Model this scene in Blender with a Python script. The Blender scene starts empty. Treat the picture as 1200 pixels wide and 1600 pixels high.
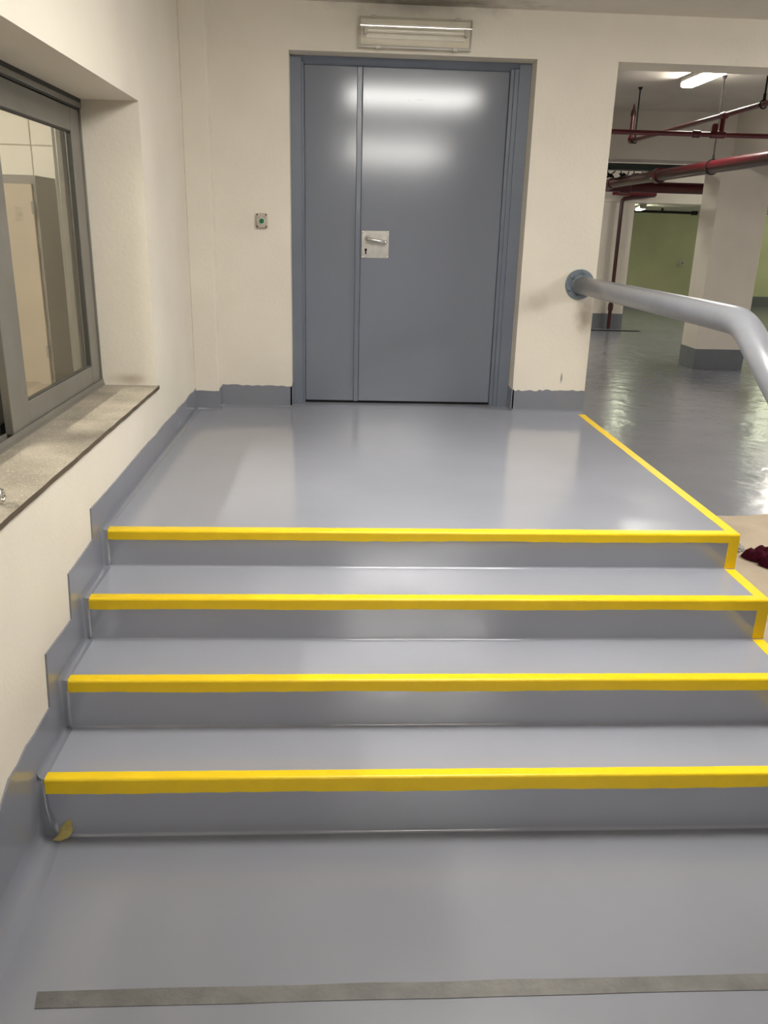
import bpy, bmesh, math, random
from mathutils import Vector, Matrix

random.seed(7)
S = bpy.context.scene
COL = S.collection

# ------------------------------------------------------------------ camera
F_PX = 1297.17
YAW, PITCH, ROLL = math.radians(3.295), math.radians(18.86), math.radians(1.533)
CAM = Vector((0.9211, -3.0678, 1.1347))
fwd = Vector((math.sin(YAW) * math.cos(PITCH), math.cos(YAW) * math.cos(PITCH), -math.sin(PITCH)))
rgt = Vector((math.cos(YAW), -math.sin(YAW), 0))
upv = rgt.cross(fwd)
r2 = rgt * math.cos(ROLL) + upv * math.sin(ROLL)
u2 = -rgt * math.sin(ROLL) + upv * math.cos(ROLL)
cd = bpy.data.cameras.new('camera')
cam = bpy.data.objects.new('camera', cd)
COL.objects.link(cam)
M = Matrix((r2, u2, -fwd)).transposed().to_4x4()
M.translation = CAM
cam.matrix_world = M
cd.sensor_fit = 'HORIZONTAL'
cd.sensor_width = 36
cd.lens = F_PX * 36 / 1200
cd.clip_start = 0.05
S.camera = cam

# ------------------------------------------------------------------ world, exposure
w = bpy.data.worlds.new('world')
S.world = w
w.use_nodes = True
w.node_tree.nodes['Background'].inputs[0].default_value = (1.0, 0.97, 0.9, 1)
w.node_tree.nodes['Background'].inputs[1].default_value = 0.05
S.view_settings.view_transform = 'Standard'
S.view_settings.look = 'None'
S.view_settings.gamma = 1
S.view_settings.use_curve_mapping = False
S.view_settings.exposure = 0.0
S.cycles.max_bounces = 10
S.cycles.diffuse_bounces = 5
S.cycles.sample_clamp_indirect = 6

# strength of the lamps (emission of each diffuser)
LAMP_NEAR = 37.0     # over the foot of the stairs
LAMP_FAR = 46.0       # far behind the camera's place
LAMP_SIDE = 96.0
LAMP_FIRST = 85.0     # nearest the passage
FILL_GARAGE = 180.0  # unseen lamps added to light the garage, clear of the reflections
LAMP_BACK = 26.0
FILL_BACK_WALL = 115.0  # extra lamps added out of view to brighten the far wall
LAMP_OFFICE = 300.0

# ------------------------------------------------------------------ dimensions (metres, landing floor at z = 0)
FZ = -0.699           # lower floor
DY = 2.3725           # face of the door wall
WT = 0.25             # its thickness
SW = 2.54             # right edge of the stairs
XJ = 2.5546           # end of the door wall
ZL = 2.103            # underside of the lintel
ZC = 2.352            # ceiling of the near room
ZG = 2.70             # ceiling of the garage
OXL, OXR, OZ = 0.608, 2.069, 2.10      # door opening
NY = [0.0, -0.3008, -0.5959, -0.8798]  # nosing y of landing and three steps
NZ = [0.0, -0.1506, -0.3133, -0.4910, FZ]


# ------------------------------------------------------------------ materials
def mat(name, color, rough=0.5, metal=0.0, mottle=0.0, mscale=4.0, bump=0.0, bscale=40.0, spec=0.5, stretch=None, coat=0.0):
    m = bpy.data.materials.new(name)
    m.use_nodes = True
    nt = m.node_tree
    b = nt.nodes['Principled BSDF']
    b.inputs['Base Color'].default_value = (*color, 1)
    b.inputs['Roughness'].default_value = rough
    b.inputs['Metallic'].default_value = metal
    b.inputs['Specular IOR Level'].default_value = spec
    b.inputs['Coat Weight'].default_value = coat
    b.inputs['Coat Roughness'].default_value = 0.08
    tc = nt.nodes.new('ShaderNodeNewGeometry')
    vec = tc.outputs['Position']
    if stretch:
        mp = nt.nodes.new('ShaderNodeMapping')
        mp.inputs['Scale'].default_value = stretch
        nt.links.new(vec, mp.inputs['Vector'])
        vec = mp.outputs['Vector']
    if mottle:
        n = nt.nodes.new('ShaderNodeTexNoise')
        n.inputs['Scale'].default_value = mscale
        n.inputs['Detail'].default_value = 5
        nt.links.new(vec, n.inputs['Vector'])
        r = nt.nodes.new('ShaderNodeMapRange')
        r.inputs['From Min'].default_value = 0.3
        r.inputs['From Max'].default_value = 0.7
        r.inputs['To Min'].default_value = 1 - mottle
        r.inputs['To Max'].default_value = 1 + mottle
        nt.links.new(n.outputs['Fac'], r.inputs['Value'])
        mx = nt.nodes.new('ShaderNodeMix')
        mx.data_type = 'RGBA'
        mx.blend_type = 'MULTIPLY'
        mx.inputs['Factor'].default_value = 1
        mx.inputs['A'].default_value = (*color, 1)
        nt.links.new(r.outputs['Result'], mx.inputs['B'])
        nt.links.new(mx.outputs['Result'], b.inputs['Base Color'])
        m['_mix'] = mx.name
    if bump:
        n2 = nt.nodes.new('ShaderNodeTexNoise')
        n2.inputs['Scale'].default_value = bscale
        n2.inputs['Detail'].default_value = 4
        nt.links.new(vec, n2.inputs['Vector'])
        bp = nt.nodes.new('ShaderNodeBump')
        bp.inputs['Strength'].default_value = 1.0
        bp.inputs['Distance'].default_value = bump
        nt.links.new(n2.outputs['Fac'], bp.inputs['Height'])
        nt.links.new(bp.outputs['Normal'], b.inputs['Normal'])
    return m


def stain(m, spots):
    """dirt with a place of its own: spots = (centre, radii, colour, strength)"""
    nt = m.node_tree
    b = nt.nodes['Principled BSDF']
    g = nt.nodes.new('ShaderNodeNewGeometry')
    n = nt.nodes.new('ShaderNodeTexNoise')
    n.inputs['Scale'].default_value = 9
    n.inputs['Detail'].default_value = 6
    nt.links.new(g.outputs['Position'], n.inputs['Vector'])
    src = b.inputs['Base Color'].links[0].from_socket if b.inputs['Base Color'].links else None
    for c, rad, colr, st in spots:
        mp = nt.nodes.new('ShaderNodeMapping')
        mp.vector_type = 'TEXTURE'
        mp.inputs['Location'].default_value = c
        mp.inputs['Scale'].default_value = rad
        nt.links.new(g.outputs['Position'], mp.inputs['Vector'])
        ln = nt.nodes.new('ShaderNodeVectorMath')
        ln.operation = 'LENGTH'
        nt.links.new(mp.outputs['Vector'], ln.inputs[0])
        a = nt.nodes.new('ShaderNodeMath')
        a.operation = 'MULTIPLY_ADD'
        nt.links.new(n.outputs['Fac'], a.inputs[0])
        a.inputs[1].default_value = 1.2
        nt.links.new(ln.outputs['Value'], a.inputs[2])
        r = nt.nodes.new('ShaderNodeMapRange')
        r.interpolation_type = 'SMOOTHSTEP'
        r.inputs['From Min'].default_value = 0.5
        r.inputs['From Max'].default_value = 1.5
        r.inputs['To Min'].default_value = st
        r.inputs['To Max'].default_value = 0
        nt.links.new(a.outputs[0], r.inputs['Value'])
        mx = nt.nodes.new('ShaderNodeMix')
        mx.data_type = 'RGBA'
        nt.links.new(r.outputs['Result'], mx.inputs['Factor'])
        if src:
            nt.links.new(src, mx.inputs['A'])
        else:
            mx.inputs['A'].default_value = b.inputs['Base Color'].default_value
        mx.inputs['B'].default_value = (*colr, 1)
        src = mx.outputs['Result']
    nt.links.new(src, b.inputs['Base Color'])


def emit(name, color, strength):
    m = bpy.data.materials.new(name)
    m.use_nodes = True
    nt = m.node_tree
    b = nt.nodes['Principled BSDF']
    b.inputs['Base Color'].default_value = (0.9, 0.9, 0.88, 1)
    b.inputs['Emission Color'].default_value = (*color, 1)
    b.inputs['Emission Strength'].default_value = strength
    return m


def clear(name, tint, gloss_rough, weight):
    m = bpy.data.materials.new(name)
    m.use_nodes = True
    nt = m.node_tree
    nt.nodes.remove(nt.nodes['Principled BSDF'])
    out = nt.nodes['Material Output']
    tr = nt.nodes.new('ShaderNodeBsdfTransparent')
    tr.inputs[0].default_value = (*tint, 1)
    gl = nt.nodes.new('ShaderNodeBsdfGlossy')
    gl.inputs['Roughness'].default_value = gloss_rough
    fr = nt.nodes.new('ShaderNodeLayerWeight')
    fr.inputs['Blend'].default_value = 0.5
    pw = nt.nodes.new('ShaderNodeMath')
    pw.operation = 'POWER'
    pw.inputs[1].default_value = 5
    nt.links.new(fr.outputs['Facing'], pw.inputs[0])
    mu = nt.nodes.new('ShaderNodeMath')
    mu.operation = 'MULTIPLY_ADD'
    mu.inputs[1].default_value = 0.9 * weight
    mu.inputs[2].default_value = 0.04 * weight
    mix = nt.nodes.new('ShaderNodeMixShader')
    nt.links.new(pw.outputs[0], mu.inputs[0])
    nt.links.new(mu.outputs[0], mix.inputs[0])
    nt.links.new(tr.outputs[0], mix.inputs[1])
    nt.links.new(gl.outputs[0], mix.inputs[2])
    nt.links.new(mix.outputs[0], out.inputs[0])
    return m


CREAM = (0.70, 0.645, 0.55)
m_wall = mat('cream_wall_paint', CREAM, 0.55, mottle=0.035, mscale=2.5, bump=0.0012, bscale=55, spec=0.3)
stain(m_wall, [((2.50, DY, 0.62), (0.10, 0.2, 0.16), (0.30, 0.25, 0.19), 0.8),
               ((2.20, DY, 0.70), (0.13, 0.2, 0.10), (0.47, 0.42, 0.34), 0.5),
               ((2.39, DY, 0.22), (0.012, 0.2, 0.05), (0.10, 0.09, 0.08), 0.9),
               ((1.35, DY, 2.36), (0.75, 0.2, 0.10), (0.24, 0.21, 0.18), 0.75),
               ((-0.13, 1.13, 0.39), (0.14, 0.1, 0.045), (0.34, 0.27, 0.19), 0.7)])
m_reveal = mat('cream_reveal_paint', (0.55, 0.50, 0.42), 0.6, mottle=0.03, mscale=3, bump=0.002, bscale=50, spec=0.3)
m_ceil = mat('ceiling_paint', (0.60, 0.56, 0.49), 0.7, mottle=0.05, mscale=2, spec=0.2)
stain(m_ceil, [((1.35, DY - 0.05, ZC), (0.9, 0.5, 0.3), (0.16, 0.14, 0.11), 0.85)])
m_garage = mat('garage_wall_paint', (0.62, 0.57, 0.50), 0.6, mottle=0.05, mscale=1.5, bump=0.002, bscale=30, spec=0.3)
m_greywall = mat('grey_wall_paint', (0.22, 0.21, 0.20), 0.7, mottle=0.05, mscale=2)
m_column = mat('column_paint', (0.70, 0.64, 0.56), 0.6, mottle=0.05, mscale=2, spec=0.3)
m_green = mat('back_wall_lamp_tint', (0.56, 0.57, 0.37), 0.6, mottle=0.12, mscale=0.9, spec=0.3)  # green cast of the lamps put into the wall colour

PAINT = (0.292, 0.300, 0.345)


def floor_paint(name, color, rough, wave, wscale, rough_var=0.06, mottle=0.05, ripple_from=None):
    m = mat(name, color, rough, mottle=mottle, mscale=1.3, bump=wave, bscale=wscale, spec=0.5)
    nt = m.node_tree
    b = nt.nodes['Principled BSDF']
    b.inputs['Specular IOR Level'].default_value = 0.95
    g = nt.nodes.new('ShaderNodeNewGeometry')
    n = nt.nodes.new('ShaderNodeTexNoise')
    n.inputs['Scale'].default_value = 3.5
    n.inputs['Detail'].default_value = 6
    nt.links.new(g.outputs['Position'], n.inputs['Vector'])
    r = nt.nodes.new('ShaderNodeMapRange')
    r.inputs['From Min'].default_value = 0.3
    r.inputs['From Max'].default_value = 0.7
    r.inputs['To Min'].default_value = rough - rough_var
    r.inputs['To Max'].default_value = rough + rough_var
    nt.links.new(n.outputs['Fac'], r.inputs['Value'])
    nt.links.new(r.outputs['Result'], b.inputs['Roughness'])
    if ripple_from is not None:      # the hand-trowelled ripples belong to the garage side of the floor
        bp = b.inputs['Normal'].links[0].from_node
        sep = nt.nodes.new('ShaderNodeSeparateXYZ')
        nt.links.new(g.outputs['Position'], sep.inputs[0])
        k = nt.nodes.new('ShaderNodeMapRange')
        k.interpolation_type = 'SMOOTHSTEP'
        k.inputs['From Min'].default_value = ripple_from - 1.5
        k.inputs['From Max'].default_value = ripple_from + 1.5
        nt.links.new(sep.outputs['Y'], k.inputs['Value'])
        mm = nt.nodes.new('ShaderNodeMath')
        mm.operation = 'MULTIPLY'
        nt.links.new(bp.inputs['Height'].links[0].from_socket, mm.inputs[0])
        nt.links.new(k.outputs['Result'], mm.inputs[1])
        nt.links.new(mm.outputs[0], bp.inputs['Height'])
    return m


m_step = floor_paint('grey_epoxy_stairs', PAINT, 0.125, 0.0005, 9, 0.04)
m_band = floor_paint('shaded_epoxy_skirting', (0.187, 0.196, 0.228), 0.16, 0.0008, 20)  # stair paint darkened here, shade along the wall foot is in the colour
m_floor = floor_paint('grey_epoxy_floor', (0.218, 0.224, 0.256), 0.20, 0.009, 5, 0.035, 0.05, 2.2)
m_strip = mat('worn_floor_strip', (0.125, 0.12, 0.112), 0.5, mottle=0.2, mscale=14, bump=0.003, bscale=60)
m_bare = mat('bare_concrete', (0.44, 0.36, 0.27), 0.8, mottle=0.1, mscale=3, bump=0.004, bscale=20, spec=0.2)
m_yellow = mat('yellow_safety_paint', (0.86, 0.585, 0.008), 0.35, mottle=0.04, mscale=8, bump=0.001, bscale=60)
m_door = mat('grey_door_enamel', (0.185, 0.198, 0.234), 0.135, mottle=0.03, mscale=2, spec=0.5, bump=0.0004, bscale=7, stretch=(1, 1, 0.35))
stain(m_door, [((1.40, DY + 0.18, 1.885), (0.05, 0.2, 0.006), (0.07, 0.075, 0.085), 0.6), ((1.33, DY + 0.18, 1.88), (0.012, 0.2, 0.008), (0.07, 0.075, 0.085), 0.6)])
m_frame = mat('grey_frame_enamel', (0.15, 0.168, 0.205), 0.25, mottle=0.04, mscale=5, bump=0.001, bscale=30)
m_dark = mat('dark_gap', (0.012, 0.012, 0.012), 0.9, spec=0.05)
m_steel = mat('brushed_steel', (0.40, 0.38, 0.345), 0.36, 0.8, mottle=0.1, mscale=30)
m_chrome = mat('polished_steel', (0.75, 0.73, 0.69), 0.14, 1.0)
m_rail = mat('grey_rail_paint', (0.215, 0.222, 0.245), 0.28, mottle=0.05, mscale=6, bump=0.001, bscale=20)
m_flange = mat('blue_grey_flange_paint', (0.17, 0.20, 0.235), 0.35, mottle=0.06, mscale=20, bump=0.001, bscale=60)
m_alu = mat('weathered_aluminium', (0.18, 0.168, 0.145), 0.42, 0.2, mottle=0.08, mscale=6)
m_aludark = mat('dark_track_rubber', (0.028, 0.026, 0.022), 0.6)
m_glass = clear('window_glass', (0.90, 0.89, 0.85), 0.02, 0.65)
m_cover = clear('lamp_cover_plastic', (0.975, 0.965, 0.94), 0.05, 1.6)
m_tray = mat('lamp_tray_enamel', (0.74, 0.70, 0.61), 0.4, mottle=0.06, mscale=12)
m_rim = mat('lamp_rim_plastic', (0.50, 0.47, 0.41), 0.25)
m_tube = mat('unlit_tube_glass', (0.74, 0.70, 0.61), 0.06, coat=1.0)
m_red = mat('red_pipe_paint', (0.065, 0.0045, 0.008), 0.3, mottle=0.15, mscale=10)
m_redthin = mat('red_branch_paint', (0.115, 0.010, 0.012), 0.28, mottle=0.12, mscale=10)
m_redbrown = mat('red_brown_drop_paint', (0.045, 0.010, 0.009), 0.35)
m_rod = mat('dark_hanger_rod', (0.016, 0.014, 0.013), 0.7, spec=0.15)
m_duct = mat('dark_green_duct', (0.020, 0.030, 0.026), 0.5)
m_colband = mat('column_base_paint', (0.15, 0.158, 0.175), 0.3, mottle=0.06, mscale=6)
m_cloth = mat('maroon_cloth', (0.050, 0.004, 0.012), 0.95, mottle=0.25, mscale=30, bump=0.002, bscale=250, spec=0.1)
m_tape = mat('yellow_masking_tape', (0.74, 0.62, 0.24), 0.7, mottle=0.1, mscale=60)
m_foil = mat('crumpled_clear_wrap', (0.62, 0.60, 0.58), 0.2, 0.6)
m_cab = mat('grey_cabinet_steel', (0.115, 0.105, 0.088), 0.5, mottle=0.12, mscale=2.5)
m_beige = mat('beige_cabinet_door', (0.27, 0.222, 0.168), 0.5, mottle=0.05, mscale=5)
m_panel = mat('office_wall_panel', (0.80, 0.77, 0.69), 0.5, mottle=0.02, mscale=4)
m_groove = mat('panel_joint', (0.52, 0.49, 0.42), 0.7)
m_officefloor = mat('office_floor', (0.30, 0.27, 0.22), 0.5, mottle=0.1, mscale=5)
m_btn = mat('push_button_case', (0.42, 0.37, 0.30), 0.45, mottle=0.12, mscale=60)
m_btnring = mat('push_button_ring', (0.48, 0.52, 0.44), 0.4)
m_btngreen = mat('push_button_green', (0.015, 0.13, 0.05), 0.35)
m_plastic = mat('white_plastic', (0.75, 0.73, 0.66), 0.4)
m_lampbody = mat('lamp_housing', (0.35, 0.35, 0.33), 0.5)


def terrazzo():
    m = mat('terrazzo_sill', (0.31, 0.275, 0.22), 0.5, mottle=0.34, mscale=5, bump=0.001, bscale=120)
    nt = m.node_tree
    b = nt.nodes['Principled BSDF']
    src = b.inputs['Base Color'].links[0].from_socket
    g = nt.nodes.new('ShaderNodeNewGeometry')
    for sc, dark, lo, hi in ((170, (0.10, 0.085, 0.06), 0.60, 0.68), (120, (0.62, 0.58, 0.49), 0.60, 0.70), (420, (0.08, 0.07, 0.05), 0.58, 0.66)):
        n = nt.nodes.new('ShaderNodeTexNoise')
        n.inputs['Scale'].default_value = sc
        n.inputs['Detail'].default_value = 3
        mp = nt.nodes.new('ShaderNodeMapping')
        mp.inputs['Location'].default_value = (sc, 0, 0)
        nt.links.new(g.outputs['Position'], mp.inputs['Vector'])
        nt.links.new(mp.outputs['Vector'], n.inputs['Vector'])
        r = nt.nodes.new('ShaderNodeMapRange')
        r.inputs['From Min'].default_value = lo
        r.inputs['From Max'].default_value = hi
        r.inputs['To Max'].default_value = 0.85
        nt.links.new(n.outputs['Fac'], r.inputs['Value'])
        mx = nt.nodes.new('ShaderNodeMix')
        mx.data_type = 'RGBA'
        nt.links.new(r.outputs['Result'], mx.inputs['Factor'])
        nt.links.new(src, mx.inputs['A'])
        mx.inputs['B'].default_value = (*dark, 1)
        src = mx.outputs['Result']
    nt.links.new(src, b.inputs['Base Color'])
    return m


m_sill = terrazzo()
m_sillfront = mat('grimy_sill_edge', (0.085, 0.065, 0.04), 0.7, mottle=0.2, mscale=12)

# ------------------------------------------------------------------ mesh helpers
ORG = {}


def build(name, bm, m, parent=None, smooth=False, org=None):
    """link a bmesh (world coordinates) as ONE object; its vertices are made local to the thing's base"""
    bmesh.ops.recalc_face_normals(bm, faces=bm.faces[:])
    me = bpy.data.meshes.new(name)
    o = None
    if parent is not None:
        base = ORG[parent.name]
    else:
        base = Vector(org) if org is not None else Vector((0, 0, 0))
    bmesh.ops.translate(bm, verts=bm.verts[:], vec=-base)
    bm.to_mesh(me)
    bm.free()
    if isinstance(m, (list, tuple)):
        for q in m:
            me.materials.append(q)
    else:
        me.materials.append(m)
    if smooth:
        for p in me.polygons:
            p.use_smooth = True
        if smooth != 'all':
            me.set_sharp_from_angle(angle=math.radians(35))
            for p in me.polygons:       # broad flat faces keep their own normal
                if max(abs(c) for c in p.normal) > 0.9999 and p.area > 2e-4:
                    p.use_smooth = False
    o = bpy.data.objects.new(name, me)
    COL.objects.link(o)
    if parent is not None:
        o.parent = parent
    else:
        o.location = base
    ORG[o.name] = base
    return o


def empty(name, loc, label=None, cat=None, group=None, kind=None):
    o = bpy.data.objects.new(name, None)
    COL.objects.link(o)
    o.location = loc
    ORG[o.name] = Vector(loc)
    tag(o, label, cat, group, kind)
    return o


def tag(o, label=None, cat=None, group=None, kind=None):
    if label:
        o['label'] = label
    if cat:
        o['category'] = cat
    if group:
        o['group'] = group
    if kind:
        o['kind'] = kind
    return o


def struct(name, bm, m, label=None, parent=None, smooth=False):
    o = build(name, bm, m, parent, smooth)
    if parent is None:
        o['kind'] = 'structure'
    if label:
        o['label'] = label
    return o


def box(bm, lo, hi, bev=0.0, seg=2, mi=0):
    vs = [bm.verts.new((x, y, z)) for x in (lo[0], hi[0]) for y in (lo[1], hi[1]) for z in (lo[2], hi[2])]
    fs = [(0, 1, 3, 2), (4, 6, 7, 5), (0, 4, 5, 1), (2, 3, 7, 6), (0, 2, 6, 4), (1, 5, 7, 3)]
    faces = [bm.faces.new([vs[i] for i in f]) for f in fs]
    for f in faces:
        f.material_index = mi
    if bev:
        es = list({e for f in faces for e in f.edges})
        bmesh.ops.bevel(bm, geom=es, offset=bev, segments=seg, affect='EDGES', profile=0.5)
    return bm


def nbox(lo, hi, bev=0.0, seg=2):
    return box(bmesh.new(), lo, hi, bev, seg)


def prism(bm, pts, a, b, axis):
    """extrude a closed 2D outline between a and b along axis (x: pts are (y,z); y: (x,z); z: (x,y))"""
    def P(p, t):
        return {'x': (t, p[0], p[1]), 'y': (p[0], t, p[1]), 'z': (p[0], p[1], t)}[axis]
    A = [bm.verts.new(P(p, a)) for p in pts]
    B = [bm.verts.new(P(p, b)) for p in pts]
    bm.faces.new(A)
    bm.faces.new(B[::-1])
    n = len(pts)
    for i in range(n):
        bm.faces.new((A[i], B[i], B[(i + 1) % n], A[(i + 1) % n]))
    return bm


def tube(bm, pts, r, seg=16, caps=True):
    pts = [Vector(p) for p in pts]
    rs = r if isinstance(r, (list, tuple)) else [r] * len(pts)
    t0 = (pts[1] - pts[0]).normalized()
    ref = Vector((0, 0, 1)) if abs(t0.z) < 0.9 else Vector((1, 0, 0))
    nrm = (ref - t0 * ref.dot(t0)).normalized()
    rings = []
    for i, p in enumerate(pts):
        if i == 0:
            t = pts[1] - pts[0]
        elif i == len(pts) - 1:
            t = pts[-1] - pts[-2]
        else:
            t = (pts[i + 1] - p).normalized() + (p - pts[i - 1]).normalized()
        t.normalize()
        nrm = (nrm - t * nrm.dot(t)).normalized()
        bn = t.cross(nrm)
        rings.append([bm.verts.new(p + (nrm * math.cos(a) + bn * math.sin(a)) * rs[i])
                      for a in (2 * math.pi * k / seg for k in range(seg))])
    for a, b in zip(rings, rings[1:]):
        for k in range(seg):
            bm.faces.new((a[k], a[(k + 1) % seg], b[(k + 1) % seg], b[k]))
    if caps:
        bm.faces.new(rings[0][::-1])
        bm.faces.new(rings[-1])
    return bm


def ntube(pts, r, seg=16):
    return tube(bmesh.new(), pts, r, seg)


def arc(c, r, a0, a1, n, plane='yz'):
    out = []
    for k in range(n + 1):
        a = a0 + (a1 - a0) * k / n
        u, v = math.cos(a) * r, math.sin(a) * r
        out.append((c[0], c[1] + u, c[2] + v) if plane == 'yz' else
                   (c[0] + u, c[1], c[2] + v) if plane == 'xz' else (c[0] + u, c[1] + v, c[2]))
    return out


def ring(bm, c, R, r, axis='y', seg=20, s2=8):
    P = {'y': 'xz', 'x': 'yz', 'z': 'xy'}[axis]
    rings = []
    for k in range(seg):
        a = 2 * math.pi * k / seg
        row = []
        for j in range(s2):
            b = 2 * math.pi * j / s2
            rad = R + r * math.cos(b)
            h = r * math.sin(b)
            u, v = rad * math.cos(a), rad * math.sin(a)
            q = {'xz': (u, h, v), 'yz': (h, u, v), 'xy': (u, v, h)}[P]
            row.append(bm.verts.new((c[0] + q[0], c[1] + q[1], c[2] + q[2])))
        rings.append(row)
    for k in range(seg):
        a, b = rings[k], rings[(k + 1) % seg]
        for j in range(s2):
            bm.faces.new((a[j], a[(j + 1) % s2], b[(j + 1) % s2], b[j]))
    return bm


def cove_sweep(bm, path, c, x0, sx, n=4):
    """concave fillet of radius c between a wall (x = x0, room on side sx) and a stepped path of (y,z) points"""
    pts = [Vector(p) for p in path]
    offs = []
    for i, p in enumerate(pts):
        ns = []
        for a, b in ((i - 1, i), (i, i + 1)):
            if 0 <= a and b < len(pts):
                d = (pts[b] - pts[a]).normalized()
                ns.append(Vector((-d.y, d.x)))
        if len(ns) == 1:
            offs.append(ns[0])
        else:
            k = ns[0] + ns[1]
            offs.append(k / max(0.25, k.dot(ns[0])))
    cs = c if isinstance(c, (list, tuple)) else [c] * len(pts)
    rows = []
    for j in range(n + 1):
        a = math.pi / 2 * j / n
        e, x = 1 - math.cos(a), 1 - math.sin(a)
        rows.append([bm.verts.new((x0 + sx * x * abs(k), p.x + o.x * e * k, p.y + o.y * e * k)) for p, o, k in zip(pts, offs, cs)])
    for a, b in zip(rows, rows[1:]):
        for k in range(len(pts) - 1):
            bm.faces.new((a[k], a[k + 1], b[k + 1], b[k]))
    return bm


def jitter_line(a, b, n, amp, rnd):
    return [(a[0] + (b[0] - a[0]) * k / n, a[1] + (b[1] - a[1]) * k / n + (rnd.uniform(-amp, amp) if 0 < k < n else 0)) for k in range(n + 1)]


# ------------------------------------------------------------------ floor and ceilings
bm = bmesh.new()
box(bm, (-0.2, -8.2, FZ - 0.12), (14.2, 20.6, FZ))
struct('floor', bm, m_floor, 'smooth grey epoxy painted floor running from the stairs into the garage')
# unpainted concrete beside the stairs (a bare area of the floor, slightly uneven edge)
bm = bmesh.new()
edge = [(2.56 + 0.11 * k, 2.16 + 0.012 * k + random.uniform(-.02, .02)) for k in range(16)]
prism(bm, [(2.545, -0.35), (4.2, -0.2)] + edge[::-1], FZ - 0.01, FZ + 0.002, 'z')
o = struct('floor_bare_patch', bm, m_bare, 'bare beige concrete patch of floor beside the stairs')
# worn strip across the lower floor
bm = bmesh.new()
top = jitter_line((0.176, -1.449), (4.2, -1.436), 24, .002, random)
bot = jitter_line((0.186, -1.497), (4.2, -1.487), 24, .002, random)
prism(bm, top + bot[::-1], FZ - 0.01, FZ + 0.002, 'z')
struct('trim_1', bm, m_strip, 'worn dark grey strip running across the lower floor')
# drain channel across the garage floor
bm = bmesh.new()
box(bm, (3.0, 13.60, FZ - 0.02), (6.95, 13.76, FZ + 0.003))
struct('trim_2', bm, m_dark, 'thin dark drain line across the garage floor')

bm = bmesh.new()
box(bm, (-0.2, -8.2, ZC), (7.6, DY + WT, ZC + 0.5))
struct('ceiling', bm, m_ceil, 'painted slab ceiling over the stairs')
bm = bmesh.new()
box(bm, (-0.2, DY + WT, ZG), (14.2, 14.16, ZG + 0.2))
struct('ceiling_garage', bm, m_garage, 'higher concrete ceiling of the garage')
bm = bmesh.new()
box(bm, (-0.2, 14.16, 1.742), (14.2, 20.8, ZG + 0.2))
struct('ceiling_back', bm, m_garage, 'low ceiling of the back bay of the garage')

# ------------------------------------------------------------------ left wall with its window recess
WY0, WY1, WZ0, WZ1 = -1.6, 1.14, 0.343, 1.652
WX = -0.40
bm = bmesh.new()
box(bm, (WX, -8.2, FZ), (0, DY + WT, WZ0))
box(bm, (WX, -8.2, WZ1), (0, DY + WT, ZC))
box(bm, (WX, -8.2, WZ0), (0, WY0, WZ1))
box(bm, (WX, WY1, WZ0), (0, DY + WT, WZ1))
struct('wall_left', bm, m_wall, 'cream plaster wall with a deep window recess left of the stairs')
# pilaster in the corner
struct('trim_3', nbox((0, 2.2496, 0.0), (0.151, DY + 0.01, ZC), 0.004, 2), m_wall, 'narrow cream pilaster in the corner left of the grey door')

# ------------------------------------------------------------------ front wall with the door opening, lintel over the passage
bm = bmesh.new()
box(bm, (0, DY, FZ), (OXL, DY + WT, ZC))
box(bm, (OXR, DY, FZ), (XJ, DY + WT, ZC), 0.0)
box(bm, (OXL, DY, OZ), (OXR, DY + WT, ZC))
box(bm, (OXL, DY, FZ), (OXR, DY + WT, -0.004))
box(bm, (XJ, DY, ZL), (7.2, DY + WT, ZG))
box(bm, (7.2, DY, FZ), (7.6, DY + WT, ZG))
box(bm, (OXL - 0.01, DY + 0.20, -0.004), (OXR + 0.01, DY + WT, OZ), 0)
struct('wall_front', bm, m_wall, 'cream wall around the grey door with a lintel over the garage passage')
struct('wall_back', nbox((-0.2, -8.4, FZ), (7.6, -8.2, ZC)), m_greywall)
struct('wall_right', nbox((7.4, -8.2, FZ), (7.6, DY, ZC)), m_greywall)

# painted skirting: left wall zigzag above the stairs
T = 0.006
rnd = random.Random(3)
zz = [(-3.5, -0.40), (-1.55, -0.40)]
zz = jitter_line((-8.0, -0.47), (-1.12, -0.46), 40, .012, rnd)
zz[-1] = (-1.10, -0.372)
zz.insert(-1, (-1.17, -0.41))
zz += jitter_line((-1.06, -0.352), (-0.712, -0.341), 5, .007, rnd)
zz += [(-0.692, -0.161)] + jitter_line((-0.60, -0.163), (-0.431, -0.167), 2, .003, rnd)
zz += [(-0.414, -0.006)] + [(-0.25, 0.0), (-0.119, 0.008)]
zz += [(-0.107, 0.125)] + jitter_line((0.0, 0.123), (2.245, 0.138), 26, .004, rnd)
bm = bmesh.new()
under = [(2.245, 0.0), (0.0, 0.0)]
for k in range(4):
    under += [(NY[k], NZ[k]), (NY[k], NZ[k + 1])]
under += [(-8.0, FZ)]
prism(bm, zz + under, -0.02, T, 'x')
cove_sweep(bm, [(2.245, 0.0), (0.0, 0.0), (0.0, NZ[1]), (NY[1], NZ[1]), (NY[1], NZ[2]), (NY[2], NZ[2]), (NY[2], NZ[3]), (NY[3], NZ[3])], -0.024, T, 1)
cove_sweep(bm, [(NY[3], NZ[3]), (NY[3], NZ[3] - .10), (NY[3], FZ), (NY[3] - .15, FZ), (-8.0, FZ)], [-.02, -.028, -.055, -.07, -.07], T, 1, 7)  # floor cove in the darkened coat paints the shade of the left corner
struct('baseboard_left', bm, m_band, 'grey painted skirting band zigzagging up the left wall beside the steps', smooth=True)


def jag(x0, x1, z0, z1, n, amp):
    return jitter_line((x0, z0), (x1, z1), n, amp, rnd)


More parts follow.
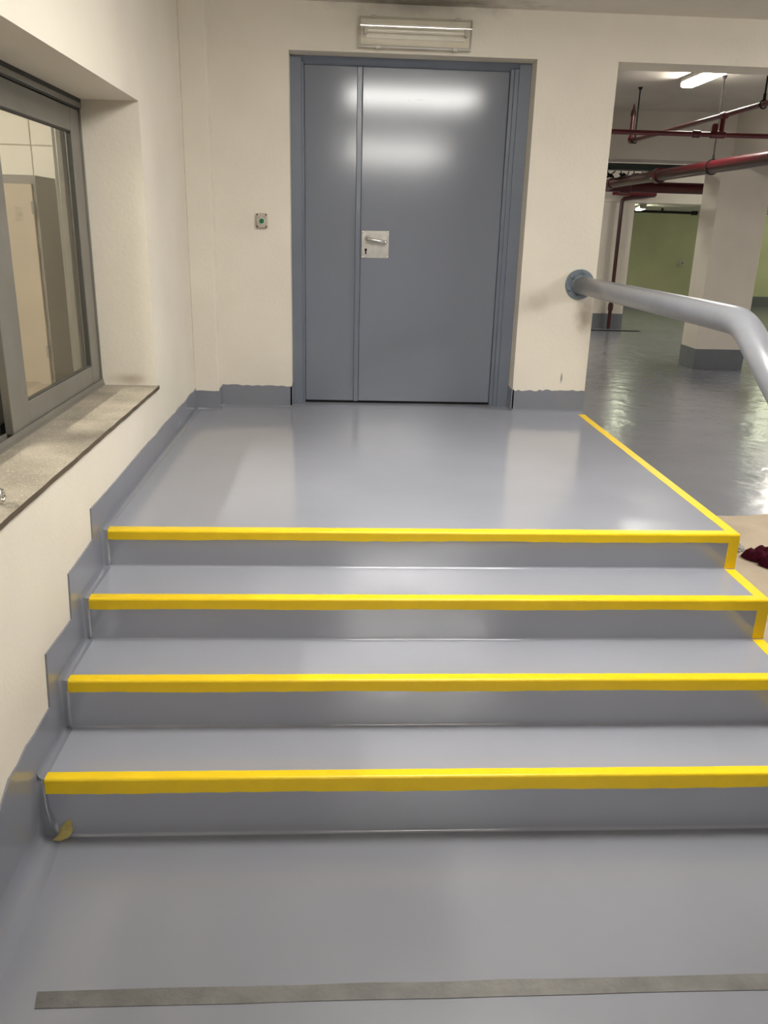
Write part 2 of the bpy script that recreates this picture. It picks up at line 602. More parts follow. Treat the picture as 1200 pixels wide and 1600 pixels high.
bm = bmesh.new()
prism(bm, jag(0.0, 0.157, 0.125, 0.125, 4, .003) + [(0.157, 0), (0, 0)], 2.2436, 2.26, 'y')
prism(bm, jag(0.157, OXL, 0.146, 0.138, 14, .004) + [(OXL, 0), (0.157, 0)], DY - T, DY + .01, 'y')
box(bm, (0.1515, 2.2605, 0), (0.157, DY - .0065, 0.137))
prism(bm, jag(OXR, XJ, 0.139, 0.140, 24, .007) + [(XJ, 0), (OXR, 0)], DY - T, DY + .01, 'y')
box(bm, (OXR - T, DY - T, 0), (OXR + 0.01, DY + 0.145, 0.142))
box(bm, (OXL - 0.01, DY - T, 0), (OXL + T, DY + 0.145, 0.14))
for x0, x1, yy in ((0.0, 0.157, 2.2436), (0.157, OXL, DY - T), (OXR, XJ, DY - T)):
    a = [(yy, 0.014)] + [(yy - 0.014 + 0.014 * math.cos(t), 0.014 - 0.014 * math.sin(t)) for t in (0.5, 1.1)] + [(yy - 0.014, 0.0), (yy, 0.0)]
    prism(bm, a, x0, x1, 'x')
struct('baseboard_front', bm, m_band, 'grey painted skirting band with a ragged top edge beside the door')

# ------------------------------------------------------------------ staircase
stairs = empty('staircase', (1.27, -0.4, FZ), 'grey epoxy stairs of four risers with yellow edge lines below the grey door', 'stairs')


def step_profile(yf, zt, yb, zb, fil=0.008):
    """outline in (y,z): rounded nose, cove at the foot of the riser"""
    r = 0.006
    pts = [(yb, zt)]
    pts += [(yf + r - r * math.sin(t), zt - r + r * math.cos(t)) for t in (0, .4, .8, 1.2, math.pi / 2)]
    pts += [(yf - fil + fil * math.cos(t), zb + fil - fil * math.sin(t)) for t in (0, .4, .8, 1.2, math.pi / 2)]
    pts += [(yf - fil, zb - 0.02), (yb, zb - 0.02)]
    return pts


TT = 0.0016
TAPE = [(0.044, 0.036), (0.040, 0.040), (0.039, 0.042), (0.037, 0.051)]
sd = random.Random(11)
for k in range(4):
    yf, zt, zb = NY[k], NZ[k], NZ[k + 1]
    yb = DY - 0.001 if k == 0 else NY[k - 1] - 0.0
    nm = 'landing' if k == 0 else 'step'
    bm = bmesh.new()
    if k == 0:
        prism(bm, step_profile(yf, zt, yb, zb), 0.002, SW, 'x')
    else:
        prism(bm, step_profile(yf, zt, yb + 0.004, zb), 0.002, SW, 'x')
    st = build(nm, bm, m_step, stairs, smooth=True)
    # nosing stripe: L-shaped coat with a slightly wavering lower edge
    a, b = TAPE[k]
    bm = bmesh.new()
    n = 60
    rows = []
    for i in range(n + 1):
        x = 0.026 + (SW - 0.026 + TT) * i / n
        fb = b + sd.uniform(-.0013, .0013) + .0015 * math.sin(i * .31 + k * 2)
        tb = a + sd.uniform(-.0007, .0007)
        r = 0.006
        prof = [(yf + tb, zt), (yf + tb, zt + TT)]
        prof += [(yf + r - (r + TT) * math.sin(t), zt - r + (r + TT) * math.cos(t)) for t in (0, .5, 1.05, math.pi / 2)]
        prof += [(yf - TT, zt - fb), (yf, zt - fb)]
        rows.append([bm.verts.new((x, p[0], p[1])) for p in prof])
    for p, q in zip(rows, rows[1:]):
        for j in range(len(p) - 1):
            bm.faces.new((p[j], p[j + 1], q[j + 1], q[j]))
    bm.faces.new(rows[0])
    bm.faces.new(rows[-1][::-1])
    build('nosing_stripe', bm, m_yellow, st, smooth=True)
    # side edge stripe along the right edge of the tread
    bm = bmesh.new()
    y1 = DY - 0.10 if k == 0 else NY[k - 1]
    wd = 0.042
    n = 24 if k == 0 else 5
    A = [(SW - wd + sd.uniform(-.001, .001), yf + a - .004 + (y1 - yf - a + .004) * i / n) for i in range(n + 1)]
    prism(bm, A + [(SW + TT, y1), (SW + TT, yf + a - .004)], zt - 0.004, zt + TT - 0.0002, 'z')
    build('edge_stripe', bm, m_yellow, st)
    # stripe down the right end of the riser
    bm = bmesh.new()
    n = 5
    A = [(SW - wd + sd.uniform(-.001, .001), zt - b + .004 + (zb - zt + b - .004) * i / n) for i in range(n + 1)]
    prism(bm, A + [(SW + TT, zb), (SW + TT, zt - b + .004)], yf - TT + .0002, yf + 0.004, 'y')
    build('riser_stripe', bm, m_yellow, st)

# ------------------------------------------------------------------ grey steel double door
door = empty('door_1', (1.34, DY + 0.15, 0.0), 'grey enamelled steel double door with one narrow and one wide leaf', None, None, 'structure')
FY = DY + 0.14
LY = FY + 0.04
bm = bmesh.new()
box(bm, (OXL, FY, 0), (0.675, FY + 0.055, OZ), .003)
box(bm, (1.995, FY, 0), (OXR, FY + 0.055, OZ), .003)
prism(bm, [(FY, OZ), (FY + .05, 2.055), (FY + .06, 2.055), (FY + .06, OZ)], 0.675, 1.995, 'x')  # head face sloped downwards to stand in for shade under the lintel
box(bm, (1.968, FY + .012, 0), (1.997, FY + 0.055, 2.07), .004)
box(bm, (1.945, FY + .024, 0), (1.970, FY + 0.055, 2.07), .004)
box(bm, (0.673, FY + .018, 0), (0.690, FY + 0.055, 2.07), .004)
build('door_frame', bm, m_frame, door, True)
build('narrow_leaf', nbox((0.691, LY, 0.016), (1.0235, LY + .04, 2.056), .003), m_door, door, True)
build('meeting_strip', nbox((1.012, LY - .012, 0.014), (1.044, LY + .003, 2.055), .004, 3), m_frame, door, True)
build('wide_leaf', nbox((1.046, LY - .001, 0.016), (1.943, LY + .04, 2.056), .003), m_door, door, True)
build('gap_shade', nbox((0.68, LY + .005, 0.0), (1.96, LY + .045, 0.017)), m_dark, door)  # near-black strip paints the shade in the gap below the leaves
build('threshold', nbox((OXL - .005, DY - .002, -0.004), (OXR + .005, LY + .03, 0.0005)), m_step, door)
# scuff dents at the old label on the wide leaf
plate = build('lock_plate', nbox((1.054, LY - .004, 0.950), (1.230, LY, 1.118), .002), m_steel, door, True)
bm = ntube([(1.090, LY - .004, 1.071), (1.090, LY - .03, 1.071), (1.091, LY - .045, 1.0705), (1.096, LY - .052, 1.069), (1.105, LY - .055, 1.0665),
            (1.150, LY - .056, 1.0595), (1.192, LY - .055, 1.053), (1.201, LY - .052, 1.0515), (1.206, LY - .046, 1.051), (1.2075, LY - .036, 1.051)], 0.0095, 14)
tube(bm, [(1.090, LY - .004, 1.071), (1.090, LY - .013, 1.071)], .017, 20)
build('lever_handle', bm, m_chrome, plate, True)
bm = bmesh.new()
tube(bm, [(1.081, LY - .0052, 1.0005), (1.081, LY - .003, 1.0005)], .0085, 18)
box(bm, (1.0765, LY - .0052, .974), (1.0855, LY - .003, .997))
build('keyhole', bm, m_dark, plate)
for x, z in ((1.061, 1.111), (1.223, 1.111), (1.061, .957), (1.223, .957)):
    build('screw', ntube([(x, LY - .004, z), (x, LY - .0055, z), (x, LY - .0065, z)], [.005, .005, .003], 10), m_chrome, plate, True)

# ------------------------------------------------------------------ push button by the door
pb = empty('push_button', (0.436, DY, 1.16), 'small beige wall push button with green button left of the grey door', 'push button')
bm = nbox((0.401, DY - .03, 1.118), (0.470, DY, 1.203), .008, 3)
build('case', bm, m_btn, pb, True)
build('button_ring', ntube([(0.4365, DY - .028, 1.158), (0.4365, DY - .034, 1.158)], [.021, .019], 24), m_btnring, pb, True)
build('button', ntube([(0.4365, DY - .03, 1.158), (0.4365, DY - .040, 1.158), (0.4365, DY - .042, 1.158)], [.0145, .0145, .012], 24), m_btngreen, pb, True)
for x, z in ((.409, 1.194), (.462, 1.194), (.409, 1.127), (.462, 1.127)):
    build('screw', ntube([(x, DY - .028, z), (x, DY - .0315, z)], .0045, 8), m_rod, pb, True)

# ------------------------------------------------------------------ unlit bulkhead lamp over the door
bl = empty('bulkhead_lamp', (1.34, DY, 2.2), 'unlit rectangular bulkhead lamp with clear cover above the grey door', 'lamp')
bx0, bx1, bz0, bz1 = 1.012, 1.667, 2.118, 2.277
build('base_tray', nbox((bx0 + .006, DY - .045, bz0 + .006), (bx1 - .006, DY, bz1 - .004), .008, 3), m_tray, bl, True)
bm = bmesh.new()
for lo, hi in (((bx0, DY - .052, bz0), (bx1, DY - .032, bz0 + .014)), ((bx0, DY - .052, bz1 - .010), (bx1, DY - .032, bz1)),
               ((bx0, DY - .052, bz0 + .005), (bx0 + .012, DY - .032, bz1 - .004)), ((bx1 - .012, DY - .052, bz0 + .005), (bx1, DY - .032, bz1 - .004))):
    box(bm, lo, hi, .004, 2)
build('rim', bm, m_rim, bl, True)
cz0, cz1, cza, cR = bz0 + .010, bz1 - .008, 2.238, 0.19
prof = [(DY - .046, cz1), (DY - .088, cz1), (DY - .097, cz1 - .005)]
for k in range(13):                   # gently bulged face of the cover
    z = cz1 - .012 - (cz1 - cz0 - .024) * k / 12
    prof.append((DY - .101 + (z - cza) ** 2 / (2 * cR), z))
prof += [(prof[-1][0] + .006, cz0 + .004), (prof[-1][0] + .014, cz0), (DY - .046, cz0)]
cov = prism(bmesh.new(), prof, bx0 + .008, bx1 - .008, 'x')
build('clear_cover', cov, m_cover, bl, True)
build('tube', ntube([(bx0 + .05, DY - .07, 2.203), (bx1 - .045, DY - .07, 2.203)], .013, 16), m_tube, bl, True)
build('reflector', nbox((bx0 + .04, DY - .054, 2.165), (bx1 - .04, DY - .046, 2.245), .003), m_tray, bl)
for x in (bx0 + .03, bx1 - .048):
    build('tube_socket', nbox((x, DY - .088, 2.184), (x + .02, DY - .044, 2.222), .004), m_rim, bl, True)
for x, z0, z1 in ((bx0 + .10, bz0 - .006, bz0 + .012), (bx1 - .11, bz0 - .006, bz0 + .012), (bx0 + .07, bz1 - .010, bz1 + .006), (bx1 - .10, bz1 - .010, bz1 + .006)):
    build('clip', nbox((x, DY - .062, z0), (x + .028, DY - .03, z1), .003), m_rim, bl, True)

# ------------------------------------------------------------------ window in the left wall
win = empty('window_1', (-0.30, -0.2, WZ0), 'grey aluminium sliding window deep in the left wall recess', None, None, 'structure')
ZS = 0.357   # sill top


def frame_rect(bm, x0, x1, y0, y1, z0, z1, wl, wr, wb, wt, bev=.004):
    box(bm, (x0, y0, z0), (x1, y0 + wl, z1), bev)
    box(bm, (x0, y1 - wr, z0), (x1, y1, z1), bev)
    box(bm, (x0 + .001, y0 + wl - .002, z0), (x1 - .001, y1 - wr + .002, z0 + wb), bev)
    box(bm, (x0 + .001, y0 + wl - .002, z1 - wt), (x1 - .001, y1 - wr + .002, z1), bev)


bm = bmesh.new()
box(bm, (-0.40, WY0, ZS), (-0.255, WY1, ZS + .012))
for x in (-0.262, -0.300, -0.345, -0.392):
    box(bm, (x - .004, WY0, ZS + .01), (x + .004, WY1, ZS + .032), .002)
build('track', bm, m_alu, win, True)
bm = bmesh.new()
box(bm, (-0.40, WY0, 1.628), (-0.258, WY1, 1.652))
box(bm, (-0.272, WY0, 1.606), (-0.262, WY1, 1.63), .002)
box(bm, (-0.32, WY0, 1.60), (-0.31, WY1, 1.63), .002)
box(bm, (-0.40, WY0, 1.58), (-0.39, WY1, 1.63), .002)
build('head_channel', bm, m_aludark, win, True)
bm = bmesh.new()
box(bm, (-0.276, WY0, 1.612), (-0.256, WY1, 1.634), .003)
build('head_trim', bm, m_alu, win, True)
bm = bmesh.new()
box(bm, (-0.40, WY1 - .012, ZS), (-0.262, WY1 + .002, 1.65), .003)
box(bm, (-0.372, WY1 - .05, ZS), (-0.345, WY1, 1.65), .004)
build('jamb_frame', bm, m_alu, win, True)
# right sash in the outer track, left sash in the inner track
sx0, sx1 = -0.300, -0.270
s = build('right_sash', (lambda b: (frame_rect(b, sx0, sx1, -0.035, 1.128, 0.382, 1.604, .18, .125, .09, .098), b)[1])(bmesh.new()), m_alu, win, True)
bm = bmesh.new()
frame_rect(bm, sx0 + .004, sx1 - .004, .142, 1.006, .469, 1.509, .007, .007, .007, .009, 0)
build('gasket', bm, m_aludark, s)
build('pane', nbox((-0.289, .14, .465), (-0.283, 1.01, 1.512)), m_glass, s)
build('brush_block', nbox((-0.318, -0.032, 0.385), (-0.30, 0.03, 0.418), .002), m_dark, s)
sx0, sx1 = -0.352, -0.322
s = build('left_sash', (lambda b: (frame_rect(b, sx0, sx1, -1.59, 0.06, 0.382, 1.604, .10, .09, .09, .098), b)[1])(bmesh.new()), m_alu, win, True)
bm = bmesh.new()
frame_rect(bm, sx0 + .004, sx1 - .004, -1.495, -0.026, .469, 1.509, .007, .010, .007, .009, 0)
build('gasket', bm, m_aludark, s)
build('pane', nbox((-0.341, -1.495, .465), (-0.335, -0.025, 1.512)), m_glass, s)

# stone sill
bm = bmesh.new()
n = 40
top = []
er = random.Random(5)
front = [(0.012 + er.uniform(-.002, .001), WY0 + (WY1 + .012 - WY0) * i / n) for i in range(n + 1)]
prism(bm, [(-0.40, WY0)] + front + [(-0.40, WY1 - .002)], WZ0 - .004, ZS, 'z')
for f in bm.faces:
    c = f.calc_center_median()
    if c.x > 0.005 and c.z < ZS - .001:
        f.material_index = 1
sill = struct('trim_4', bm, [m_sill, m_sillfront], 'speckled stone window sill with a grimy front edge')

# steel ring lying at the front of the sill
bm = bmesh.new()
ring(bm, (-0.045, -0.752, ZS + .0235), .0175, .006, 'x', 28, 10)
o = build('steel_ring', bm, m_chrome, None, 'all', org=(-0.045, -0.752, ZS))
tag(o, 'small round steel ring standing on the stone window sill', 'ring')

# ------------------------------------------------------------------ office behind the window
OY = 2.95
bm = bmesh.new()
box(bm, (-4.0, OY, FZ), (WX + .2, OY + .15, 2.3))
owall = struct('wall_office', bm, m_groove, 'pale panelled end wall of the office seen through the window')
xs = [-3.9, -3.2, -2.5, -1.8, -1.105, -0.40, 0.0]
zs = [FZ, 0.2, 0.9, 1.589, 2.29]
for x0, x1 in zip(xs, xs[1:]):
    for z0, z1 in zip(zs, zs[1:]):
        if x1 > -0.3:
            continue
        build('panel', nbox((x0 + .0025, OY - .012, z0 + .0025), (x1 - .0025, OY + .01, z1 - .0025), .003, 1), m_panel, owall)
struct('wall_office_side', nbox((-4.15, -3.2, FZ), (-4.0, OY + .15, 2.3)), m_panel)
struct('wall_office_rear', nbox((-4.15, -3.3, FZ), (WX, -3.15, 2.3)), m_panel)
struct('floor_office', nbox((-4.15, -3.3, FZ - .1), (WX, OY + .15, FZ)), m_officefloor)
struct('ceiling_office', nbox((-4.15, -3.3, 2.3), (WX, OY + .15, 2.4)), m_panel)
cab = empty('office_cabinet', (-1.12, 2.3, FZ), 'tall grey steel cabinet with a beige door behind the window', 'cabinet')
build('body', nbox((-1.50, 2.05, FZ), (-0.80, 2.62, 1.367), .004), m_cab, cab, True)
dr = build('cabinet_door', nbox((-1.46, 2.036, FZ + .06), (-0.822, 2.055, 1.322), .003), m_beige, cab, True)
for z in (1.16, 0.35, -.4):
    build('hinge', nbox((-0.832, 2.028, z), (-0.816, 2.05, z + .07), .003), m_cab, dr, True)
build('door_pull', nbox((-1.42, 2.015, 0.40), (-1.395, 2.036, 0.55), .004), m_chrome, dr, True)

# ------------------------------------------------------------------ handrail
RX, RZ, RR = 2.45, 0.826, 0.0545
hr = empty('handrail', (RX, DY, FZ), 'thick pale grey pipe handrail bolted to the wall end beside the stairs', 'handrail')
bend = Vector((RX, 0.075, RZ + .006))
d1 = Vector((0, 1, 0))
d2 = Vector((0, -0.29, -0.165)).normalized()
pts = [Vector((RX, DY - .02, RZ - .002)), Vector((RX, 1.6, RZ)), Vector((RX, 0.8, RZ + .004))]
for k in range(9):
    t = k / 8
    a = bend + Vector((0, .075, 0)) * (1 - t) ** 2
    pts.append((bend + d1 * .085) * (1 - t) ** 2 + bend * 2 * t * (1 - t) + (bend + d2 * .085) * t ** 2)
endp = bend + d2 * 1.35
pts.append(endp)
bm = ntube(pts, RR, 28)
build('rail', bm, m_rail, hr, 'all')
# lower end: vertical post down to the floor in front of the first step
post_top = endp
ctrl = endp + d2 * .12
down = ctrl + Vector((0, 0, -.12))
pp = [endp * (1 - t) ** 2 + ctrl * 2 * t * (1 - t) + down * t ** 2 for t in [k / 7 for k in range(8)]]
bm = ntube(pp + [Vector((down.x, down.y, FZ))], RR, 28)
build('post', bm, m_rail, hr, 'all')
fl = build('flange', ntube([(RX, DY, RZ), (RX, DY - .012, RZ), (RX, DY - .016, RZ)], [.094, .094, .090], 40), m_flange, hr, True)
build('flange_collar', ntube([(RX, DY - .014, RZ), (RX, DY - .05, RZ), (RX, DY - .056, RZ)], [.062, .058, .055], 32), m_flange, fl, True)
for k in range(6):
    a = math.radians(20 + 60 * k)
    x, z = RX + .078 * math.cos(a), RZ + .078 * math.sin(a)
    bm = ntube([(x, DY - .015, z), (x, DY - .027, z)], .014, 6)
    tube(bm, [(x, DY - .026, z), (x, DY - .042, z)], .008, 10)
    build('bolt', bm, m_flange, fl)


# ------------------------------------------------------------------ fluorescent lamps
def fluor(c, ax, L, label, strength, color, group=None, W=0.14, H=0.05, name='fluorescent_lamp'):
    """ceiling fitting: housing against the ceiling at c.z, lit diffuser below; ax = 'x', 'y' or an angle"""
    root = empty(name, c, label, 'lamp', group)
    ang = {'x': 0.0, 'y': math.pi / 2}.get(ax, ax)
    rot = Matrix.Rotation(ang, 4, 'Z')
    c = Vector(c)

    def put(nm, bm, m, sm=True):
        bmesh.ops.transform(bm, matrix=Matrix.Translation(c) @ rot, verts=bm.verts[:])
        return build(nm, bm, m, root, sm)
    put('housing', nbox((-L / 2, -W / 2, -.045), (L / 2, W / 2, 0), .006), m_lampbody)
    put('diffuser', nbox((-L / 2 + .02, -W / 2 + .008, -.045 - H), (L / 2 - .02, W / 2 - .008, -.044), .018, 3), emit('lit_diffuser', color, strength))
    for s in (-1, 1):
        put('end_cap', nbox((s * (L / 2 - .012) - .012, -W / 2 + .004, -.04 - H), (s * (L / 2 - .012) + .012, W / 2 - .004, -.02), .006), m_lampbody)
    return root


NEARC = (1.0, 0.975, 0.92)
fluor((1.56, -0.28, ZC - .002), 'x', 1.22, 'lit ceiling lamp over the foot of the stairs, mirrored in the grey door', LAMP_NEAR, NEARC, W=0.55, H=0.06)
fluor((1.75, -5.6, ZC), 'x', 1.5, 'lit ceiling lamp far behind the foot of the stairs', LAMP_FAR, NEARC, W=0.3, H=0.14)
fluor((5.8, 1.3, ZC - .002), 'y', 1.5, 'lit ceiling lamp over the bare concrete, nearer the stairs', LAMP_SIDE, NEARC, W=0.24)
fluor((6.7, 0.6, ZC - .002), 'y', 1.5, 'lit ceiling lamp far right of the stairs by the side wall', LAMP_SIDE, NEARC, W=0.24)
GC = (1.0, 0.96, 0.86)
fluor((4.52, 5.85, ZG), 'y', 1.2, 'lit ceiling lamp nearest the passage, above the red pipes', LAMP_FIRST, GC)
fluor((11.8, 7.0, ZG), 'y', 1.3, 'unseen lamp added to light the garage, right of the pipes', FILL_GARAGE, GC)
fluor((2.6, 11.5, ZG), 'y', 1.3, 'unseen lamp added to light the garage, behind the front wall', FILL_GARAGE, GC)
fluor((9.5, 11.6, ZG), 'y', 1.3, 'unseen lamp added to light the garage, behind the square column', FILL_GARAGE, GC)
BC = (0.94, 1.0, 0.70)
fluor((7.30, 15.5, 1.74), math.radians(75), 1.3, 'lit lamp on the low ceiling in front of the green wall', LAMP_BACK, BC)
fluor((10.9, 15.8, 1.74), math.radians(75), 1.3, 'lit lamp on the low ceiling right of the square column', LAMP_BACK, BC)
fluor((3.6, 16.5, 1.74), 'y', 1.3, 'lit lamp on the low ceiling left of the far pillar', LAMP_BACK, BC)
fluor((4.6, 18.6, 1.74), 'x', 1.3, 'unseen lamp added to brighten the green wall, behind the far pillar', FILL_BACK_WALL, BC)
fluor((13.0, 18.6, 1.74), 'x', 1.3, 'unseen lamp added to brighten the green wall, at its right end', FILL_BACK_WALL * .3, BC)
fluor((-2.2, 0.2, 2.3), 'y', 1.2, 'lit office ceiling lamp behind the window', LAMP_OFFICE, NEARC)

# ------------------------------------------------------------------ garage
bm = bmesh.new()
box(bm, (-0.2, 20.5, FZ), (14.2, 20.8, ZG))
struct('wall_garage_back', bm, m_green, 'far wall of the garage tinted with the green of its lamps')
struct('wall_garage_right', nbox((14.0, DY, FZ), (14.2, 20.5, ZG)), m_garage)
struct('wall_garage_left', nbox((-0.2, DY + WT, FZ), (0.0, 20.5, ZG)), m_garage)
struct('baseboard_garage', nbox((0, 20.48, FZ), (14.0, 20.5, FZ + .28)), m_colband, 'dark grey skirting along the green far wall')
# beams
struct('trim_5', nbox((0, 8.84, 2.10), (14.0, 9.40, ZG)), m_garage, 'deep concrete beam across the garage over the square column')
struct('trim_6', nbox((6.19, DY + WT, 2.10), (6.80, 8.84, ZG)), m_garage, 'concrete beam running towards the passage from the square column')
# column
c1 = empty('square_column', (6.43, 9.1, FZ), 'square cream concrete column with a grey painted base', 'column')
build('shaft', nbox((6.07, 8.85, FZ), (6.79, 9.39, 2.10), .008), m_column, c1, True)
build('painted_base', nbox((6.064, 8.844, FZ), (6.796, 9.396, -0.405), .004), m_colband, c1, True)
c2 = empty('far_pillar', (6.4, 14.4, FZ), 'pale far pillar with a red drop pipe, left of the green wall', 'column')
build('shaft', nbox((6.02, 14.16, FZ), (6.72, 14.76, 1.74), .008), m_garage, c2, True)
build('painted_base', nbox((6.014, 14.154, FZ), (6.726, 14.766, -0.405), .004), m_colband, c2, True)
# wall socket
sk = empty('wall_socket', (10.5, 20.5, 0.43), 'small white socket on the green far wall', 'socket')
build('plate', nbox((10.29, 20.46, 0.36), (10.43, 20.5, 0.50), .01), m_plastic, sk, True)
build('outlet', ntube([(10.36, 20.465, 0.43), (10.36, 20.45, .43)], [.045, .04], 18), m_lampbody, sk, True)

# sprinkler branch along the depth, hung from rods
bp = empty('branch_pipe', (4.252, 7.2, 2.12), 'thin red sprinkler pipe sloping up out of view, over the thin crosswise pipe', 'pipe')
build('pipe', ntube([(4.252, 2.9, 2.135), (4.252, 7.21, 2.155)], .021, 14), m_redthin, bp, True)
build('elbow', ntube([(4.252, 7.16, 2.155), (4.252, 7.23, 2.155), (4.252, 7.25, 2.165), (4.252, 7.252, 2.20)], .029, 14), m_redthin, bp, True)
build('riser', ntube([(4.252, 7.25, 2.19), (4.252, 7.25, 2.45)], .021, 14), m_redthin, bp, True)
build('sprinkler_head', ntube([(4.252, 7.25, 2.42), (4.252, 7.25, 2.47), (4.252, 7.25, 2.50), (4.252, 7.25, 2.55)], [.030, .028, .014, .006], 12), m_redbrown, bp, True)
build('coupling', ntube([(4.252, 4.72, 2.1405), (4.252, 4.80, 2.1415)], .030, 14), m_redthin, bp, True)
tp = empty('crosswise_pipe', (4.0, 4.765, 1.987), 'thin red sprinkler pipe running level across the passage view', 'pipe')
build('pipe', ntube([(2.7, 4.765, 1.984), (7.2, 4.765, 1.992)], .021, 14), m_redthin, tp, True)
build('connecting_stub', ntube([(4.252, 4.765, 1.987), (4.252, 4.765, 2.125)], .021, 14), m_redthin, tp, True)
for x in (4.19, 4.252, 4.03):
    build('tee_fitting', ntube([(x - .035, 4.765, 1.987), (x - .03, 4.765, 1.987), (x + .03, 4.765, 1.987), (x + .035, 4.765, 1.987)], [.026, .031, .031, .026], 14), m_redthin, tp, True)
bm = ntube([(4.19, 4.765, 1.99), (4.19, 4.765, 2.06), (4.19, 4.765, 2.075)], [.027, .027, .018], 12)
build('plugged_outlet', bm, m_redthin, tp, True)
for i, x in enumerate((3.35, 5.2)):
    pass

# main pipes
mp = empty('main_pipe', (4.829, 7.0, 1.83), 'thick red main pipe receding towards the square column', 'pipe')
build('pipe', ntube([(4.829, 2.8, 1.835), (4.829, 9.7, 1.835)], .066, 20), m_red, mp, True)
cp = build('coupling', ntube([(4.829, 7.72, 1.835), (4.829, 7.73, 1.835), (4.829, 7.85, 1.835), (4.829, 7.86, 1.835)], [.074, .088, .088, .074], 20), m_red, mp, True)
build('coupling_bolt', ntube([(4.745, 7.75, 1.80), (4.745, 7.83, 1.80)], .014, 8), m_chrome, cp, True)
build('bent_end', ntube([(4.829, 9.6, 1.835), (4.829, 9.80, 1.828), (4.829, 9.915, 1.818)], .076, 18), m_red, mp, True)
mx = empty('main_pipe', (5.4, 10.0, 1.81), 'thick red main pipe running crosswise under the dark duct', 'pipe')
build('pipe', ntube([(3.4, 10.0, 1.812), (7.6, 10.0, 1.812)], .078, 20), m_red, mx, True)
build('coupling', ntube([(5.06, 10.0, 1.812), (5.07, 10.0, 1.812), (5.2, 10.0, 1.812), (5.21, 10.0, 1.812)], [.083, .097, .097, .083], 20), m_red, mx, True)
dp = empty('drop_pipe', (6.416, 14.05, FZ), 'thin brown-red pipe standing in front of the far pillar', 'pipe')
build('pipe', ntube([(6.418, 14.05, FZ), (6.418, 14.05, 1.72), (6.425, 14.05, 1.77), (6.46, 14.05, 1.80), (6.60, 14.05, 1.83), (7.06, 14.05, 1.885)], .038, 14), m_redbrown, dp, True)
build('branch', ntube([(6.2, 14.0, 1.90), (7.06, 14.0, 1.90)], .04, 12), m_redthin, dp, True)
build('coupling', ntube([(6.418, 14.05, -.33), (6.418, 14.05, -.20)], .052, 14), m_redbrown, dp, True)
bk = empty('dark_pipe', (8.7, 17.0, 1.66), 'thin dark pipe under the low ceiling before the green wall', 'pipe')
build('pipe', ntube([(7.6, 17.0, 1.66), (9.05, 17.0, 1.65)], .028, 12), m_rod, bk, True)
build('end_cap', ntube([(9.03, 17.0, 1.65), (9.16, 17.0, 1.65)], .045, 12), m_rod, bk, True)
build('hanger', ntube([(8.33, 17.0, 1.66), (8.33, 17.0, 1.74)], .025, 8), m_rod, bk, True)

# duct
du = empty('dark_duct', (5.4, 9.6, 2.02), 'flat dark green duct under the concrete beam, above the red main pipe', 'duct')
build('casing', nbox((3.2, 9.55, 2.02), (7.4, 9.85, 2.10), .004), m_duct, du, True)
for x in (4.2, 5.4, 6.05):
    build('joint_flange', nbox((x, 9.545, 2.012), (x + .03, 9.855, 2.10), .002), m_duct, du)
# loose dark wires between duct and red pipe
wr = random.Random(9)
for i, lab in enumerate(('tangled dark wire hanging below the duct, leftmost by the wall end', 'tangled dark wire hanging below the duct, second from the wall end', 'tangled dark wire hanging below the duct, furthest from the wall end')):
    x = 4.76 + .20 * i
    pts = []
    for k in range(22):
        t = k / 21
        pts.append((x + .08 * t + .04 * math.sin(k * 1.25 + i), 9.72 + .03 * math.cos(k * .9), 2.0 - .045 - .028 * math.sin(k * .83 + i * 1.7) * (1 if k not in (0, 21) else 0) - wr.uniform(0, .03)))
    pts[0] = (x, 9.72, 2.005)
    pts[-1] = (x + .12, 9.72, 2.005)
    o = build('dark_wire', ntube(pts, .009, 6), m_rod, None, 'all', org=(x, 9.72, 2.005))
    tag(o, lab, 'wire', 'wires under the duct')


def hanger(x, y, zt, zp, rp, label, axis='y'):
    h = empty('pipe_hanger', (x, y, zt), label, 'hanger', 'pipe hangers under the garage ceiling')
    build('rod', ntube([(x, y, zp + rp + .05), (x, y, zt)], .008, 8), m_rod, h, True)
    build('ceiling_plug', ntube([(x, y, zt - .03), (x, y, zt)], [.014, .028], 10), m_rod, h, True)
    bm = bmesh.new()
    ring(bm, (x, y, zp), rp + .007, .006, axis, 22, 6)
    tube(bm, [(x, y, zp + rp + .005), (x, y, zp + rp + .055)], .012, 8)
    build('ring_clamp', bm, m_rod, h, True)


hanger(4.252, 7.10, ZG, 2.154, .023, 'thin hanger rod holding the far end of the thin sloping pipe')
hanger(4.252, 4.04, ZG, 2.139, .023, 'hanger rod holding the thin sloping pipe at the right edge of view')
hanger(4.829, 6.232, ZG, 1.835, .067, 'long hanger rod holding the thick red main pipe')

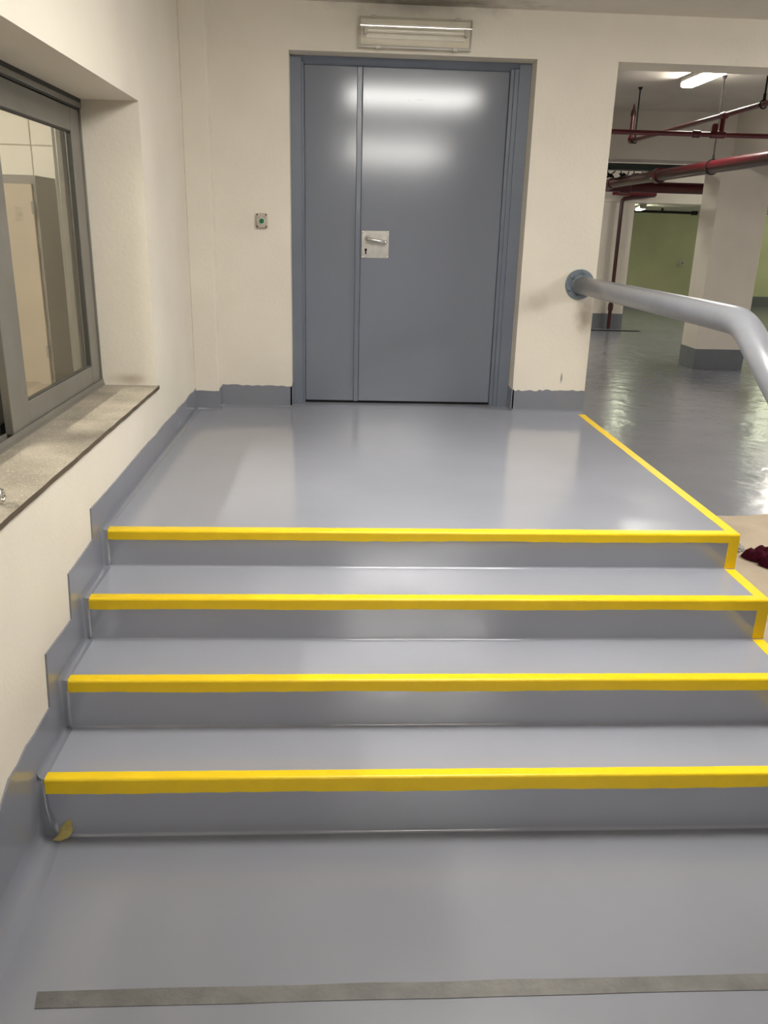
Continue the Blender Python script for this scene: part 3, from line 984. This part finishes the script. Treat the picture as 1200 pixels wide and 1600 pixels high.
# ------------------------------------------------------------------ small things on the floor
# maroon rag
rr = random.Random(21)
bm = bmesh.new()
nr, na = 9, 44
rows = []
for i in range(nr + 1):
    t = i / nr
    row = []
    for k in range(na):
        th = 2 * math.pi * k / na
        notch = .30 * math.exp(-((th - 3.45) / .22) ** 2) + .18 * math.exp(-((th - 1.2) / .3) ** 2)
        R_ = 1 + .10 * math.sin(3 * th + .6) + .05 * math.sin(7 * th + 2) - notch
        x = 3.525 + .165 * R_ * t * math.cos(th)
        y = 1.425 + .140 * R_ * t * math.sin(th)
        fold = .62 + .20 * math.sin(x * 62 + y * 24) + .16 * math.sin(y * 75 - x * 31 + 1) + .07 * math.sin(x * 150 + y * 120)
        h = .085 * (1 - t ** 3) ** .6 * fold
        row.append(bm.verts.new((x, y, FZ + .006 + h)))
    rows.append(row)
for p, q in zip(rows, rows[1:]):
    for k in range(na):
        k2 = (k + 1) % na
        bm.faces.new((p[k], p[k2], q[k2], q[k]))
bmesh.ops.remove_doubles(bm, verts=bm.verts[:], dist=1e-5)
bmesh.ops.solidify(bm, geom=bm.faces[:], thickness=.004)
o = build('rag', bm, m_cloth, None, 'all', org=(3.45, 1.4, FZ))
tag(o, 'crumpled maroon rag lying on bare concrete beside the stairs', 'rag')
# crumpled clear wrap
bm = bmesh.new()
bmesh.ops.create_icosphere(bm, subdivisions=3, radius=1)
for v_ in bm.verts:
    n_ = .62 + .38 * math.sin(v_.co.x * 7 + v_.co.y * 5) * math.cos(v_.co.z * 6 + v_.co.y * 4)
    v_.co = Vector((3.385 + v_.co.x * .055 * n_, 1.60 + v_.co.y * .05 * n_, max(FZ + .002, FZ + .022 + v_.co.z * .03 * n_)))
o = build('plastic_wrap', bm, m_foil, None, False, org=(3.39, 1.60, FZ))
tag(o, 'small crumpled shiny plastic wrap on concrete beside the maroon rag', 'wrap')
# scrap of yellow tape in the corner of the first riser
bm = bmesh.new()
pts = [(-.022, -.012, .004), (-.012, .004, .010), (-.004, .012, .034), (.014, .016, .060), (.022, .014, .056), (.024, .010, .020), (.016, -.006, .008), (-.004, -.014, .002)]
cx_, cy_ = 0.068, -0.898
top = [bm.verts.new((cx_ + a * 1.25, cy_ + b, FZ + c + .004)) for a, b, c in pts]
ctr = bm.verts.new((cx_ + .004, cy_ + .004, FZ + .030))
for i in range(len(top)):
    bm.faces.new((top[i], top[(i + 1) % len(top)], ctr))
bmesh.ops.solidify(bm, geom=bm.faces[:], thickness=.003)
o = build('tape_scrap', bm, m_tape, None, False, org=(cx_, cy_, FZ))
tag(o, 'torn scrap of yellow tape at the left foot of the lowest riser', 'tape')
